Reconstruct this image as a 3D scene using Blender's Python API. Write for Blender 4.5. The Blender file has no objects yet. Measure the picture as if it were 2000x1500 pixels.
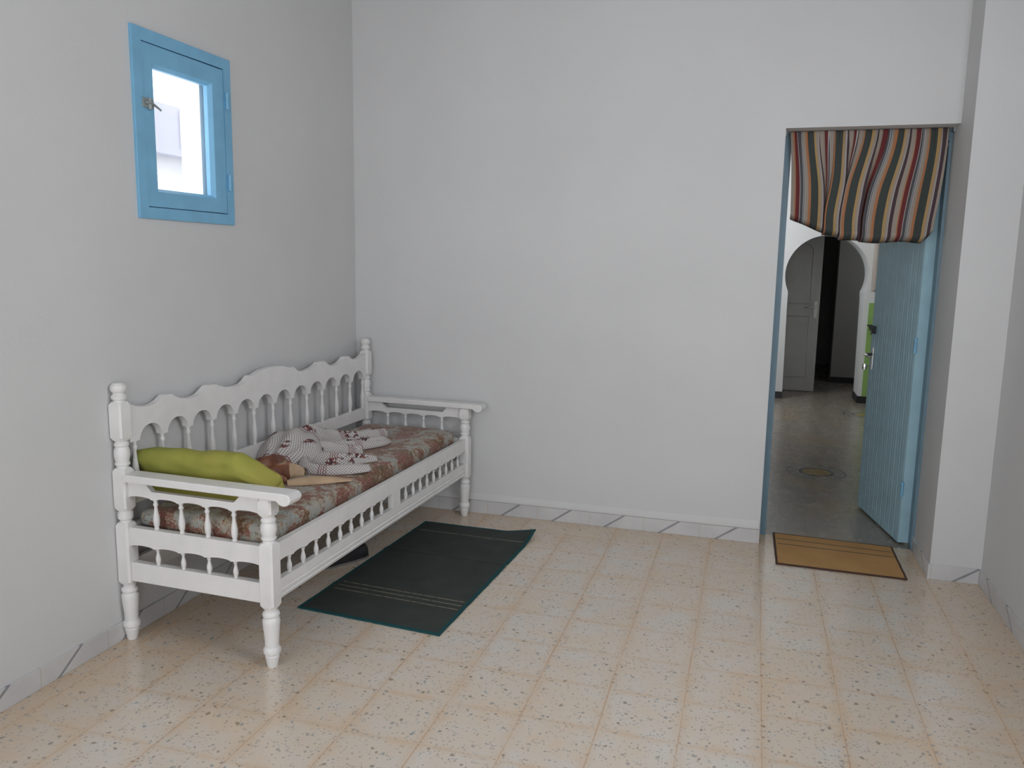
import bpy, bmesh, math, random
from mathutils import Vector, Matrix, noise
random.seed(7)
S = bpy.context.scene
COL = S.collection
PI = math.pi

# ------------------------------------------------------------------ camera
CAMX, CAMY, CAMH = 2.2201, -4.2737, 1.45
YAW, PITCH, ROLL, FPX = 0.287255, 0.153086, 0.0168025, 1579.94
fw = Vector((-math.sin(YAW)*math.cos(PITCH), math.cos(YAW)*math.cos(PITCH), -math.sin(PITCH)))
rt = Vector((math.cos(YAW), math.sin(YAW), 0)); up = rt.cross(fw)
rt2 = math.cos(ROLL)*rt + math.sin(ROLL)*up
up2 = -math.sin(ROLL)*rt + math.cos(ROLL)*up
cd = bpy.data.cameras.new('camera'); cam = bpy.data.objects.new('camera', cd); COL.objects.link(cam)
m = Matrix((rt2, up2, -fw)).transposed().to_4x4(); m.translation = Vector((CAMX, CAMY, CAMH))
cam.matrix_world = m
cd.sensor_fit = 'HORIZONTAL'; cd.sensor_width = 36.0; cd.lens = FPX*36/2000; cd.clip_start = 0.05
S.camera = cam

# ------------------------------------------------------------------ world, lights, exposure
S.view_settings.view_transform = 'Standard'; S.view_settings.look = 'None'
S.view_settings.gamma = 1.0; S.view_settings.use_curve_mapping = False
S.view_settings.exposure = 0.0
W = bpy.data.worlds.new('sky'); S.world = W; W.use_nodes = True
bg = W.node_tree.nodes['Background']; bg.inputs[0].default_value = (0.93, 0.96, 1.0, 1); bg.inputs[1].default_value = 3.2

def area(name, loc, aim, sx, sy, power, col):
    l = bpy.data.lights.new(name, 'AREA'); l.shape = 'RECTANGLE'; l.size = sx; l.size_y = sy
    l.energy = power; l.color = col
    o = bpy.data.objects.new(name, l); COL.objects.link(o); o.location = loc
    o.rotation_euler = (Vector(aim)-Vector(loc)).to_track_quat('-Z', 'Z').to_euler()
    return o
# daylight through the big openings behind the camera, plus an added fill lamp on the right
area('daylight_rear_opening', (0.95, -6.15, 1.25), (0.95, 0, 1.25), 1.35, 2.1, 13, (0.945, 0.975, 1.02))
area('daylight_rear_window', (2.75, -6.15, 1.4), (2.55, 0, 1.4), 0.85, 1.7, 9, (0.94, 0.975, 1.03))
area('daylight_left_opening', (0.04, -3.9, 1.35), (3, -3.7, 1.2), 0.9, 1.4, 11, (0.945, 0.975, 1.02))
area('right_fill', (3.27, -2.45, 2.0), (0.2, -1.0, 2.15), 1.3, 1.5, 43, (0.945, 0.975, 1.02))  # added to brighten the left wall; the right wall has no opening
# hall: window high on its left wall; corridor: an added fill lamp at its right end
area('daylight_hall_window', (1.24, 3.6, 2.1), (3.2, 4.9, 1.9), 0.9, 0.9, 50, (0.95, 0.98, 1.02))
area('corridor_fill', (4.26, 5.6, 1.5), (2.4, 5.9, 1.2), 0.5, 1.2, 3.6, (0.97, 0.99, 1.0))

# ------------------------------------------------------------------ node helpers
def newmat(name):
    mt = bpy.data.materials.new(name); mt.use_nodes = True
    nt = mt.node_tree; b = nt.nodes['Principled BSDF']
    return mt, nt, b
def N(nt, t, **kw):
    n = nt.nodes.new(t)
    for k, v in kw.items():
        if k in n.inputs: n.inputs[k].default_value = v
        else: setattr(n, k, v)
    return n
def L(nt, a, b): nt.links.new(a, b)
def obc(nt): return N(nt, 'ShaderNodeTexCoord').outputs['Object']
def noise_tex(nt, vec, scale, detail=3, rough=0.5, dist=0.0):
    n = N(nt, 'ShaderNodeTexNoise'); n.inputs['Scale'].default_value = scale; n.inputs['Detail'].default_value = detail
    n.inputs['Roughness'].default_value = rough; n.inputs['Distortion'].default_value = dist
    if vec is not None: L(nt, vec, n.inputs['Vector'])
    return n.outputs['Fac']
def ramp(nt, fac, stops, interp='LINEAR'):
    r = N(nt, 'ShaderNodeValToRGB'); cr = r.color_ramp; cr.interpolation = interp
    while len(cr.elements) > 1: cr.elements.remove(cr.elements[-1])
    cr.elements[0].position = stops[0][0]
    def c4(c): return (c, c, c, 1) if isinstance(c, (int, float)) else tuple(c)+(1,)
    cr.elements[0].color = c4(stops[0][1])
    for p, c in stops[1:]:
        e = cr.elements.new(p); e.color = c4(c)
    if fac is not None: L(nt, fac, r.inputs[0])
    return r.outputs[0]
def mix(nt, fac, a, b, mode='MIX'):
    n = N(nt, 'ShaderNodeMix'); n.data_type = 'RGBA'; n.blend_type = mode
    for inp, v in ((n.inputs[0], fac), (n.inputs[6], a), (n.inputs[7], b)):
        if isinstance(v, (int, float)): inp.default_value = v
        elif isinstance(v, tuple): inp.default_value = tuple(v)+(1,) if len(v) == 3 else v
        else: L(nt, v, inp)
    return n.outputs[2]
def math_(nt, op, a, b=None, c=None):
    n = N(nt, 'ShaderNodeMath'); n.operation = op
    for i, v in enumerate((a, b, c)):
        if v is None: continue
        if isinstance(v, (int, float)): n.inputs[i].default_value = v
        else: L(nt, v, n.inputs[i])
    return n.outputs[0]
def sep(nt, vec):
    s = N(nt, 'ShaderNodeSeparateXYZ'); L(nt, vec, s.inputs[0]); return s.outputs
def comb(nt, x, y, z):
    s = N(nt, 'ShaderNodeCombineXYZ')
    for i, v in enumerate((x, y, z)):
        if isinstance(v, (int, float)): s.inputs[i].default_value = v
        else: L(nt, v, s.inputs[i])
    return s.outputs[0]
def bump(nt, b, h, strength, dist=0.01):
    n = N(nt, 'ShaderNodeBump'); n.inputs['Strength'].default_value = strength; n.inputs['Distance'].default_value = dist
    L(nt, h, n.inputs['Height']); L(nt, n.outputs[0], b.inputs['Normal'])
def simple(name, col, rough=0.5, metal=0.0, nscale=0, namp=0.0, bscale=0, bstr=0.0):
    mt, nt, b = newmat(name)
    b.inputs['Roughness'].default_value = rough; b.inputs['Metallic'].default_value = metal
    o = obc(nt)
    f = noise_tex(nt, o, nscale or 8, 3)
    c2 = tuple(max(0, x*(1-namp)) for x in col); c1 = tuple(min(1, x*(1+namp)) for x in col)
    L(nt, ramp(nt, f, [(0.3, c2), (0.7, c1)]), b.inputs['Base Color'])
    if bstr: bump(nt, b, noise_tex(nt, o, bscale, 4), bstr, 0.004)
    return mt

# ------------------------------------------------------------------ materials
M = {}
def wall_mat(name, col):
    mt, nt, b = newmat(name); o = obc(nt)
    f = noise_tex(nt, o, 1.6, 4)
    L(nt, ramp(nt, f, [(0.3, tuple(c*0.965 for c in col)), (0.7, tuple(min(1, c*1.02) for c in col))]), b.inputs['Base Color'])
    b.inputs['Roughness'].default_value = 0.62; b.inputs['Specular IOR Level'].default_value = 0.3
    h = mix(nt, 0.55, noise_tex(nt, o, 3.0, 3), noise_tex(nt, o, 60, 4))
    bump(nt, b, h, 0.13, 0.010)
    return mt
M['wall'] = wall_mat('white_plaster', (0.615, 0.615, 0.615))
M['hall_wall'] = wall_mat('hall_plaster', (0.70, 0.70, 0.69))
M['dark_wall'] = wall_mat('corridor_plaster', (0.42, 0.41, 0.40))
M['green'] = simple('green_paint', (0.25, 0.42, 0.12), 0.4, 0, 6, 0.08)
M['black_tile'] = simple('black_skirting_tile', (0.02, 0.02, 0.024), 0.35, 0, 6, 0.2)

def floor_mat(name, hall=False):
    mt, nt, b = newmat(name); o = obc(nt); X, Y, Z = sep(nt, o)
    T = 0.2485
    # slightly wandering joints
    wob = noise_tex(nt, o, 2.2, 2)
    wx = math_(nt, 'MULTIPLY', math_(nt, 'SUBTRACT', wob, 0.5), 0.012)
    gx = math_(nt, 'DIVIDE', math_(nt, 'ADD', math_(nt, 'SUBTRACT', X, 2.325-10*T), wx), T)
    gy = math_(nt, 'DIVIDE', math_(nt, 'SUBTRACT', math_(nt, 'SUBTRACT', Y, -0.955-20*T), wx), T)
    def edge(g):
        fr = math_(nt, 'FRACT', g)
        return math_(nt, 'MULTIPLY', math_(nt, 'MINIMUM', fr, math_(nt, 'SUBTRACT', 1.0, fr)), T)
    e = math_(nt, 'MINIMUM', edge(gx), math_(nt, 'MULTIPLY_ADD', edge(gy), 1.7, 0.0012))
    # joint width varies
    jw = math_(nt, 'MULTIPLY_ADD', noise_tex(nt, o, 5, 2), 0.0055, 0.0002)
    joint = math_(nt, 'SUBTRACT', 1.0, math_(nt, 'SMOOTH_MIN', math_(nt, 'DIVIDE', e, jw), 1.0, 0.35))
    joint = math_(nt, 'MAXIMUM', joint, 0.0)
    # per tile tone
    wn = N(nt, 'ShaderNodeTexWhiteNoise'); wn.noise_dimensions = '2D'
    L(nt, comb(nt, math_(nt, 'FLOOR', gx), math_(nt, 'FLOOR', gy), 0), wn.inputs['Vector'])
    big = noise_tex(nt, o, 1.7, 4, 0.6)
    mid = noise_tex(nt, o, 9, 4, 0.6)
    if hall:
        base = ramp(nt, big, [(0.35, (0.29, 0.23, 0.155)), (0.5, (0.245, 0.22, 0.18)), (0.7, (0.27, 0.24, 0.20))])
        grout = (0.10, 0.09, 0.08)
    else:
        base = ramp(nt, mix(nt, 0.5, big, mid), [(0.38, (0.67, 0.535, 0.40)), (0.5, (0.66, 0.565, 0.465)), (0.62, (0.64, 0.59, 0.53))])
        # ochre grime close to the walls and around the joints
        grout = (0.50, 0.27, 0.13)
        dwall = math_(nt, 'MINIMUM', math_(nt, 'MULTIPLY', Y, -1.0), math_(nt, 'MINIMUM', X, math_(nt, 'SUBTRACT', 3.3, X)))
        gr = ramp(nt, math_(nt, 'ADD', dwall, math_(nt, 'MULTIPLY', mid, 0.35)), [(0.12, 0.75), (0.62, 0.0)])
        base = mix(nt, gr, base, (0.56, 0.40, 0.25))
        halo = ramp(nt, math_(nt, 'ADD', e, math_(nt, 'MULTIPLY', math_(nt, 'SUBTRACT', mid, 0.5), 0.06)), [(0.0, 0.5), (0.035, 0.0)])
        base = mix(nt, halo, base, (0.62, 0.44, 0.28))
    base = mix(nt, math_(nt, 'MULTIPLY', wn.outputs['Value'], 0.10), base, (0.8, 0.78, 0.74) if not hall else (0.15, 0.15, 0.15))
    def chips(scale, lo, hi, colstops, dens):
        # distorted cells: only some of the cells hold a chip
        dv = N(nt, 'ShaderNodeTexNoise'); dv.inputs['Scale'].default_value = scale*1.1; dv.inputs['Detail'].default_value = 2; L(nt, o, dv.inputs['Vector'])
        dist = N(nt, 'ShaderNodeVectorMath'); dist.operation = 'SCALE'; L(nt, dv.outputs['Color'], dist.inputs[0]); dist.inputs['Scale'].default_value = 0.9/scale
        ad = N(nt, 'ShaderNodeVectorMath'); ad.operation = 'ADD'; L(nt, o, ad.inputs[0]); L(nt, dist.outputs[0], ad.inputs[1])
        v = N(nt, 'ShaderNodeTexVoronoi'); v.inputs['Scale'].default_value = scale; L(nt, ad.outputs[0], v.inputs['Vector'])
        sc = N(nt, 'ShaderNodeSeparateColor'); L(nt, v.outputs['Color'], sc.inputs[0])
        size = math_(nt, 'MULTIPLY', sc.outputs[0], hi)
        inside = ramp(nt, math_(nt, 'SUBTRACT', size, v.outputs['Distance']), [(0.0, 0.0), (0.04, 1.0)])
        on = math_(nt, 'GREATER_THAN', sc.outputs[1], 1-dens)
        return math_(nt, 'MULTIPLY', inside, on), ramp(nt, sc.outputs[2], colstops, 'CONSTANT')
    cs = [(0, (0.20, 0.20, 0.19)), (0.25, (0.34, 0.33, 0.31)), (0.45, (0.27, 0.21, 0.15)), (0.6, (0.24, 0.29, 0.30)), (0.75, (0.45, 0.41, 0.37)), (0.93, (0.30, 0.13, 0.07))]
    k = 1.0 if not hall else 0.12
    m1, c1 = chips(50, 0, 0.40, cs, 0.36)
    m2, c2 = chips(100, 0, 0.55, cs, 0.62)
    base = mix(nt, math_(nt, 'MULTIPLY', m2, 0.45*k), base, c2)
    base = mix(nt, math_(nt, 'MULTIPLY', m1, 0.75*k), base, c1)
    base = mix(nt, math_(nt, 'MULTIPLY', joint, math_(nt, 'MULTIPLY_ADD', noise_tex(nt, o, 3.5, 3), 1.5, -0.2)), base, grout)
    if hall:
        def mosaic(base, cx, cy):
            dx = math_(nt, 'SUBTRACT', X, cx); dy = math_(nt, 'SUBTRACT', Y, cy)
            r = math_(nt, 'SQRT', math_(nt, 'ADD', math_(nt, 'MULTIPLY', dx, dx), math_(nt, 'MULTIPLY', dy, dy)))
            inner = math_(nt, 'LESS_THAN', r, 0.10)
            ring = math_(nt, 'LESS_THAN', math_(nt, 'ABSOLUTE', math_(nt, 'SUBTRACT', r, 0.107)), 0.011)
            arc = math_(nt, 'LESS_THAN', math_(nt, 'ABSOLUTE', math_(nt, 'SUBTRACT', r, 0.195)), 0.006)
            out = math_(nt, 'LESS_THAN', math_(nt, 'ABSOLUTE', math_(nt, 'SUBTRACT', r, 0.15)), 0.045)
            side = math_(nt, 'GREATER_THAN', math_(nt, 'ABSOLUTE', math_(nt, 'ADD', dx, math_(nt, 'MULTIPLY', dy, 0.35))), 0.085)
            base = mix(nt, math_(nt, 'MULTIPLY', math_(nt, 'MULTIPLY', out, side), 0.6), base, (0.185, 0.19, 0.175))
            base = mix(nt, inner, base, (0.28, 0.20, 0.08))
            base = mix(nt, ring, base, (0.05, 0.05, 0.06))
            return mix(nt, math_(nt, 'MULTIPLY', arc, side), base, (0.05, 0.05, 0.05))
        base = mosaic(base, 2.715, 1.665); base = mosaic(base, 3.33, 4.18)
    L(nt, base, b.inputs['Base Color'])
    rr = ramp(nt, mix(nt, 0.5, big, mid), [(0.35, 0.24), (0.65, 0.13)]) if not hall else ramp(nt, mid, [(0.3, 0.30), (0.7, 0.22)])
    L(nt, rr, b.inputs['Roughness'])
    b.inputs['Specular IOR Level'].default_value = 0.8
    h = math_(nt, 'SUBTRACT', math_(nt, 'MULTIPLY', mid, 0.25), joint)
    bump(nt, b, h, 0.10, 0.002)
    return mt
M['floor'] = floor_mat('terrazzo_tiles'); M['hall_floor'] = floor_mat('hall_tiles', True)

def skirting_mat(name, axis, off=0.0, diag_off=0.0):
    mt, nt, b = newmat(name); o = obc(nt); c = sep(nt, o); s = c[axis]; z = c[2]
    T = 0.297
    g = math_(nt, 'FRACT', math_(nt, 'DIVIDE', math_(nt, 'SUBTRACT', s, off-20*T), T))
    j = math_(nt, 'LESS_THAN', math_(nt, 'ABSOLUTE', math_(nt, 'SUBTRACT', g, 0.5)), 0.005)
    d = math_(nt, 'DIVIDE', math_(nt, 'SUBTRACT', math_(nt, 'SUBTRACT', s, diag_off-20*T), math_(nt, 'MULTIPLY', z, 1.45)), T)
    fd = math_(nt, 'ABSOLUTE', math_(nt, 'SUBTRACT', math_(nt, 'FRACT', d), 0.5))
    dm = ramp(nt, math_(nt, 'ADD', fd, math_(nt, 'MULTIPLY', noise_tex(nt, o, 25, 2), 0.02)), [(0.025, 1.0), (0.05, 0.0)])
    base = ramp(nt, noise_tex(nt, o, 7, 3), [(0.3, (0.52, 0.515, 0.52)), (0.7, (0.60, 0.595, 0.595))])
    base = mix(nt, math_(nt, 'MULTIPLY', dm, 0.85), base, (0.17, 0.175, 0.20))
    base = mix(nt, math_(nt, 'MULTIPLY', j, 0.6), base, (0.45, 0.36, 0.28))
    L(nt, base, b.inputs['Base Color']); b.inputs['Roughness'].default_value = 0.3
    return mt
M['bb_back'] = skirting_mat('skirting_tile_back', 0, 1.42+0.1485, 1.505+0.1485)
M['bb_pier'] = skirting_mat('skirting_tile_pier', 0, 3.09+0.1485, 3.185+0.1485)
M['bb_left'] = skirting_mat('skirting_tile_left', 1, -2.0+0.1485, -1.93+0.1485)
M['bb_right'] = skirting_mat('skirting_tile_right', 1, -0.5, -0.62)

def paint_white():
    mt, nt, b = newmat('white_gloss_paint'); o = obc(nt)
    f = noise_tex(nt, o, 14, 4)
    col = ramp(nt, f, [(0.3, (0.73, 0.72, 0.71)), (0.65, (0.78, 0.765, 0.755))])
    L(nt, col, b.inputs['Base Color']); b.inputs['Roughness'].default_value = 0.38
    mp = N(nt, 'ShaderNodeMapping'); mp.inputs['Scale'].default_value = (6, 6, 90); L(nt, o, mp.inputs[0])
    bump(nt, b, noise_tex(nt, mp.outputs[0], 3, 3), 0.25, 0.002)
    return mt
M['white'] = paint_white()
def blue_paint(name, col):
    mt, nt, b = newmat(name); o = obc(nt)
    f = noise_tex(nt, o, 9, 4)
    L(nt, ramp(nt, f, [(0.3, tuple(c*0.92 for c in col)), (0.7, tuple(c*1.06 for c in col))]), b.inputs['Base Color'])
    b.inputs['Roughness'].default_value = 0.42
    bump(nt, b, noise_tex(nt, o, 40, 4), 0.2, 0.003)
    return mt
M['blue'] = blue_paint('sky_blue_paint', (0.19, 0.445, 0.66))
M['blue_dull'] = blue_paint('sky_blue_door_paint', (0.345, 0.53, 0.61))
M['blue_frame'] = blue_paint('grey_blue_frame_paint', (0.15, 0.245, 0.31))
M['metal'] = simple('chrome', (0.7, 0.69, 0.66), 0.25, 1.0, 20, 0.1)
M['dull_metal'] = simple('painted_iron_grey', (0.30, 0.33, 0.33), 0.5, 0.4, 30, 0.2)
M['grey_door'] = simple('grey_door_paint', (0.55, 0.54, 0.52), 0.45, 0, 6, 0.05)
M['dark'] = simple('dark_matte', (0.02, 0.022, 0.022), 0.6, 0, 12, 0.2)
M['beige'] = simple('beige_laminate', (0.42, 0.37, 0.32), 0.5, 0, 10, 0.06)
M['slat'] = simple('bare_slat_wood', (0.30, 0.28, 0.26), 0.7, 0, 20, 0.15)
M['black_leather'] = simple('black_leather', (0.010, 0.010, 0.012), 0.5, 0, 20, 0.3, 120, 0.3)
M['sole'] = simple('grey_rubber', (0.14, 0.13, 0.125), 0.7, 0, 20, 0.1)
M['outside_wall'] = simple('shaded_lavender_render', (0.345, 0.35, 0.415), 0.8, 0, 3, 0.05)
M['outside_pale'] = simple('pale_render', (0.47, 0.475, 0.50), 0.8, 0, 3, 0.04)
M['railing'] = simple('white_railing_paint', (0.6, 0.6, 0.62), 0.6, 0, 5, 0.02)

def glass():
    mt = bpy.data.materials.new('window_glass'); mt.use_nodes = True; nt = mt.node_tree
    out = nt.nodes['Material Output']; nt.nodes.remove(nt.nodes['Principled BSDF'])
    tr = N(nt, 'ShaderNodeBsdfTransparent'); gl = N(nt, 'ShaderNodeBsdfGlossy'); gl.inputs['Roughness'].default_value = 0.02
    fr = N(nt, 'ShaderNodeValue'); fr.outputs[0].default_value = 0.05
    mx = N(nt, 'ShaderNodeMixShader'); L(nt, fr.outputs[0], mx.inputs[0]); L(nt, tr.outputs[0], mx.inputs[1]); L(nt, gl.outputs[0], mx.inputs[2])
    L(nt, mx.outputs[0], out.inputs[0]); return mt
M['glass'] = glass()
M['lit_reveal'] = simple('daylit_reveal_white', (0.88, 0.88, 0.88), 0.8, 0, 5, 0.02)  # outer window reveal: wall white lightened, outdoor glare put into the colour

def weave(nt, b, vec, scale, strength=0.3):
    w = N(nt, 'ShaderNodeTexWave'); w.inputs['Scale'].default_value = scale; w.bands_direction = 'X'; L(nt, vec, w.inputs['Vector'])
    w2 = N(nt, 'ShaderNodeTexWave'); w2.inputs['Scale'].default_value = scale; w2.bands_direction = 'Y'; L(nt, vec, w2.inputs['Vector'])
    bump(nt, b, mix(nt, 0.5, w.outputs['Fac'], w2.outputs['Fac']), strength, 0.002)

def brocade():
    mt, nt, b = newmat('floral_brocade'); o = obc(nt)
    # ragged leaf clusters
    d1 = N(nt, 'ShaderNodeTexNoise'); d1.inputs['Scale'].default_value = 38; d1.inputs['Detail'].default_value = 5; d1.inputs['Roughness'].default_value = 0.65; L(nt, o, d1.inputs['Vector'])
    sc = N(nt, 'ShaderNodeVectorMath'); sc.operation = 'SCALE'; L(nt, d1.outputs['Color'], sc.inputs[0]); sc.inputs['Scale'].default_value = 0.095
    ad = N(nt, 'ShaderNodeVectorMath'); ad.operation = 'ADD'; L(nt, o, ad.inputs[0]); L(nt, sc.outputs[0], ad.inputs[1])
    v = N(nt, 'ShaderNodeTexVoronoi'); v.inputs['Scale'].default_value = 7.5; L(nt, ad.outputs[0], v.inputs['Vector'])
    big = noise_tex(nt, ad.outputs[0], 10.5, 7, 0.66, 0.9)
    fine = noise_tex(nt, o, 60, 3, 0.6, 1.5)
    f = math_(nt, 'MULTIPLY_ADD', v.outputs['Distance'], -0.22, math_(nt, 'ADD', math_(nt, 'MULTIPLY', fine, 0.22), big))
    ground = ramp(nt, noise_tex(nt, o, 5, 3), [(0.35, (0.30, 0.325, 0.31)), (0.65, (0.37, 0.35, 0.31))])
    red = ramp(nt, noise_tex(nt, o, 11, 3, 0.5, 1.0), [(0.35, (0.17, 0.05, 0.038)), (0.48, (0.235, 0.085, 0.065)), (0.58, (0.17, 0.075, 0.03)), (0.7, (0.10, 0.065, 0.035))])
    msk = ramp(nt, f, [(0.475, 0.0), (0.487, 1.0)])
    edge = ramp(nt, f, [(0.448, 0.0), (0.463, 1.0), (0.476, 1.0), (0.492, 0.0)])
    col = mix(nt, msk, ground, red)
    col = mix(nt, math_(nt, 'MULTIPLY', edge, 0.9), col, (0.42, 0.33, 0.215))
    # curling stems on the pale ground
    st = noise_tex(nt, o, 17, 2, 0.5, 2.2)
    stm = ramp(nt, math_(nt, 'ABSOLUTE', math_(nt, 'SUBTRACT', st, 0.5)), [(0.012, 1.0), (0.03, 0.0)])
    col = mix(nt, math_(nt, 'MULTIPLY', stm, 0.75), col, (0.17, 0.12, 0.075))
    hi = ramp(nt, fine, [(0.57, 0.0), (0.62, 1.0)])
    col = mix(nt, math_(nt, 'MULTIPLY', hi, 0.55), col, (0.46, 0.37, 0.28))
    L(nt, col, b.inputs['Base Color']); b.inputs['Roughness'].default_value = 0.85
    b.inputs['Sheen Weight'].default_value = 0.15
    bump(nt, b, fine, 0.25, 0.003)
    return mt
M['brocade'] = brocade()

def scarf_mat():
    mt, nt, b = newmat('dotted_scarf_cotton'); uv = N(nt, 'ShaderNodeTexCoord').outputs['UV']; o = obc(nt)
    U, V, _ = sep(nt, uv)
    P = 0.0115
    a = math_(nt, 'DIVIDE', math_(nt, 'ADD', U, V), P*1.1); c = math_(nt, 'DIVIDE', math_(nt, 'SUBTRACT', U, V), P*1.1)
    fa = math_(nt, 'SUBTRACT', math_(nt, 'FRACT', a), 0.5); fc = math_(nt, 'SUBTRACT', math_(nt, 'FRACT', c), 0.5)
    r = math_(nt, 'SQRT', math_(nt, 'ADD', math_(nt, 'MULTIPLY', fa, fa), math_(nt, 'MULTIPLY', fc, fc)))
    dot = math_(nt, 'LESS_THAN', r, 0.24)
    col = mix(nt, dot, (0.60, 0.575, 0.555), (0.075, 0.03, 0.035))
    # dark red floral border and stripes, by the cloth's own layout
    fl = noise_tex(nt, uv, 42, 4, 0.6, 0.8)
    zone = ramp(nt, noise_tex(nt, uv, 7.0, 2), [(0.545, 0.0), (0.575, 1.0)])
    flc = ramp(nt, noise_tex(nt, uv, 70, 2), [(0.3, (0.03, 0.03, 0.035)), (0.45, (0.13, 0.035, 0.04)), (0.56, (0.22, 0.075, 0.045)), (0.68, (0.45, 0.42, 0.40))], 'CONSTANT')
    flm = math_(nt, 'MULTIPLY', zone, math_(nt, 'GREATER_THAN', fl, 0.49))
    col = mix(nt, flm, col, flc)
    su = math_(nt, 'FRACT', math_(nt, 'DIVIDE', U, 0.23))
    st = math_(nt, 'MULTIPLY', math_(nt, 'LESS_THAN', su, 0.16), math_(nt, 'LESS_THAN', math_(nt, 'FRACT', math_(nt, 'MULTIPLY', su, 25)), 0.38))
    col = mix(nt, math_(nt, 'MULTIPLY', st, 0.85), col, (0.20, 0.06, 0.055))
    L(nt, col, b.inputs['Base Color']); b.inputs['Roughness'].default_value = 0.85
    bump(nt, b, noise_tex(nt, o, 55, 3), 0.5, 0.004)
    return mt
M['scarf'] = scarf_mat()
def satin():
    mt, nt, b = newmat('brown_satin'); uv = N(nt, 'ShaderNodeTexCoord').outputs['UV']; o = obc(nt)
    c = ramp(nt, noise_tex(nt, uv, 9, 3, 0.5, 0.5), [(0.36, (0.12, 0.035, 0.018)), (0.52, (0.22, 0.075, 0.03)), (0.57, (0.45, 0.30, 0.18)), (0.62, (0.09, 0.11, 0.05)), (0.68, (0.40, 0.03, 0.045))])
    L(nt, c, b.inputs['Base Color']); b.inputs['Roughness'].default_value = 0.4
    return mt
M['satin'] = satin()
M['beige_cloth'] = simple('beige_satin', (0.50, 0.35, 0.22), 0.5, 0, 14, 0.15)
def olive():
    mt, nt, b = newmat('lime_green_cotton'); o = obc(nt)
    f = noise_tex(nt, o, 5, 4)
    L(nt, ramp(nt, f, [(0.32, (0.235, 0.255, 0.044)), (0.5, (0.295, 0.29, 0.05)), (0.68, (0.35, 0.31, 0.065))]), b.inputs['Base Color'])
    b.inputs['Roughness'].default_value = 0.8
    bump(nt, b, noise_tex(nt, o, 14, 3), 0.5, 0.01)
    return mt
M['olive'] = olive()

def curtain_mat():
    mt, nt, b = newmat('striped_curtain_cotton'); uv = N(nt, 'ShaderNodeTexCoord').outputs['UV']
    U, V, _ = sep(nt, uv)
    f = math_(nt, 'FRACT', math_(nt, 'DIVIDE', math_(nt, 'ADD', U, 0.063), 0.158))
    gn = (0.0370, 0.0458, 0.0414); ye = (0.3696, 0.2376, 0.0968); cr = (0.2904, 0.2464, 0.2068); wh = (0.3960, 0.3784, 0.3696); pu = (0.0528, 0.0308, 0.0370)
    mr = (0.1188, 0.0158, 0.0176); og = (0.3520, 0.1496, 0.0660); bl = (0.0440, 0.0880, 0.1232); gy = (0.0660, 0.0616, 0.0660)
    st = [(0, gn), (.15, ye), (.215, cr), (.275, wh), (.295, pu), (.385, cr), (.50, og), (.53, mr), (.635, wh), (.65, gy), (.73, wh), (.745, bl), (.765, wh), (.78, cr), (.87, og), (.945, gn)]
    c = ramp(nt, f, st, 'CONSTANT')
    L(nt, c, b.inputs['Base Color']); b.inputs['Roughness'].default_value = 0.85
    mp = N(nt, 'ShaderNodeMapping'); mp.inputs['Scale'].default_value = (600, 600, 1); L(nt, uv, mp.inputs[0])
    return mt
M['curtain'] = curtain_mat()

def rug_mat():
    mt, nt, b = newmat('dark_green_flatweave'); uv = N(nt, 'ShaderNodeTexCoord').outputs['UV']; o = obc(nt)
    U, V, _ = sep(nt, uv)   # U 0..1 across, V 0..1 along
    base = ramp(nt, noise_tex(nt, o, 9, 4), [(0.3, (0.042, 0.050, 0.046)), (0.7, (0.054, 0.062, 0.057))])
    def line(c, w): return math_(nt, 'LESS_THAN', math_(nt, 'ABSOLUTE', math_(nt, 'SUBTRACT', V, c)), w)
    ln = line(0.19, 0.0022)
    for c in (0.222, 0.253): ln = math_(nt, 'MAXIMUM', ln, line(c, 0.0022))
    ln = math_(nt, 'MAXIMUM', ln, line(0.885, 0.0018))
    inU = math_(nt, 'MULTIPLY', math_(nt, 'GREATER_THAN', U, 0.05), math_(nt, 'LESS_THAN', U, 0.965))
    br = math_(nt, 'GREATER_THAN', noise_tex(nt, o, 40, 2), 0.42)
    col = mix(nt, math_(nt, 'MULTIPLY', math_(nt, 'MULTIPLY', ln, inU), math_(nt, 'MULTIPLY_ADD', br, 0.5, 0.4)), base, (0.32, 0.27, 0.19))
    fold = line(0.62, 0.003)
    col = mix(nt, math_(nt, 'MULTIPLY', fold, 0.6), col, (0.010, 0.014, 0.013))
    eU = math_(nt, 'MINIMUM', U, math_(nt, 'SUBTRACT', 1.0, U)); eV = math_(nt, 'MULTIPLY', math_(nt, 'MINIMUM', V, math_(nt, 'SUBTRACT', 1.0, V)), 1.85)
    e = math_(nt, 'LESS_THAN', math_(nt, 'MINIMUM', eU, eV), 0.022)
    col = mix(nt, e, col, (0.016, 0.075, 0.082))
    L(nt, col, b.inputs['Base Color']); b.inputs['Roughness'].default_value = 0.95
    b.inputs['Specular IOR Level'].default_value = 0.2
    bump(nt, b, noise_tex(nt, o, 160, 2), 0.5, 0.004)
    return mt
M['rug'] = rug_mat()
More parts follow.
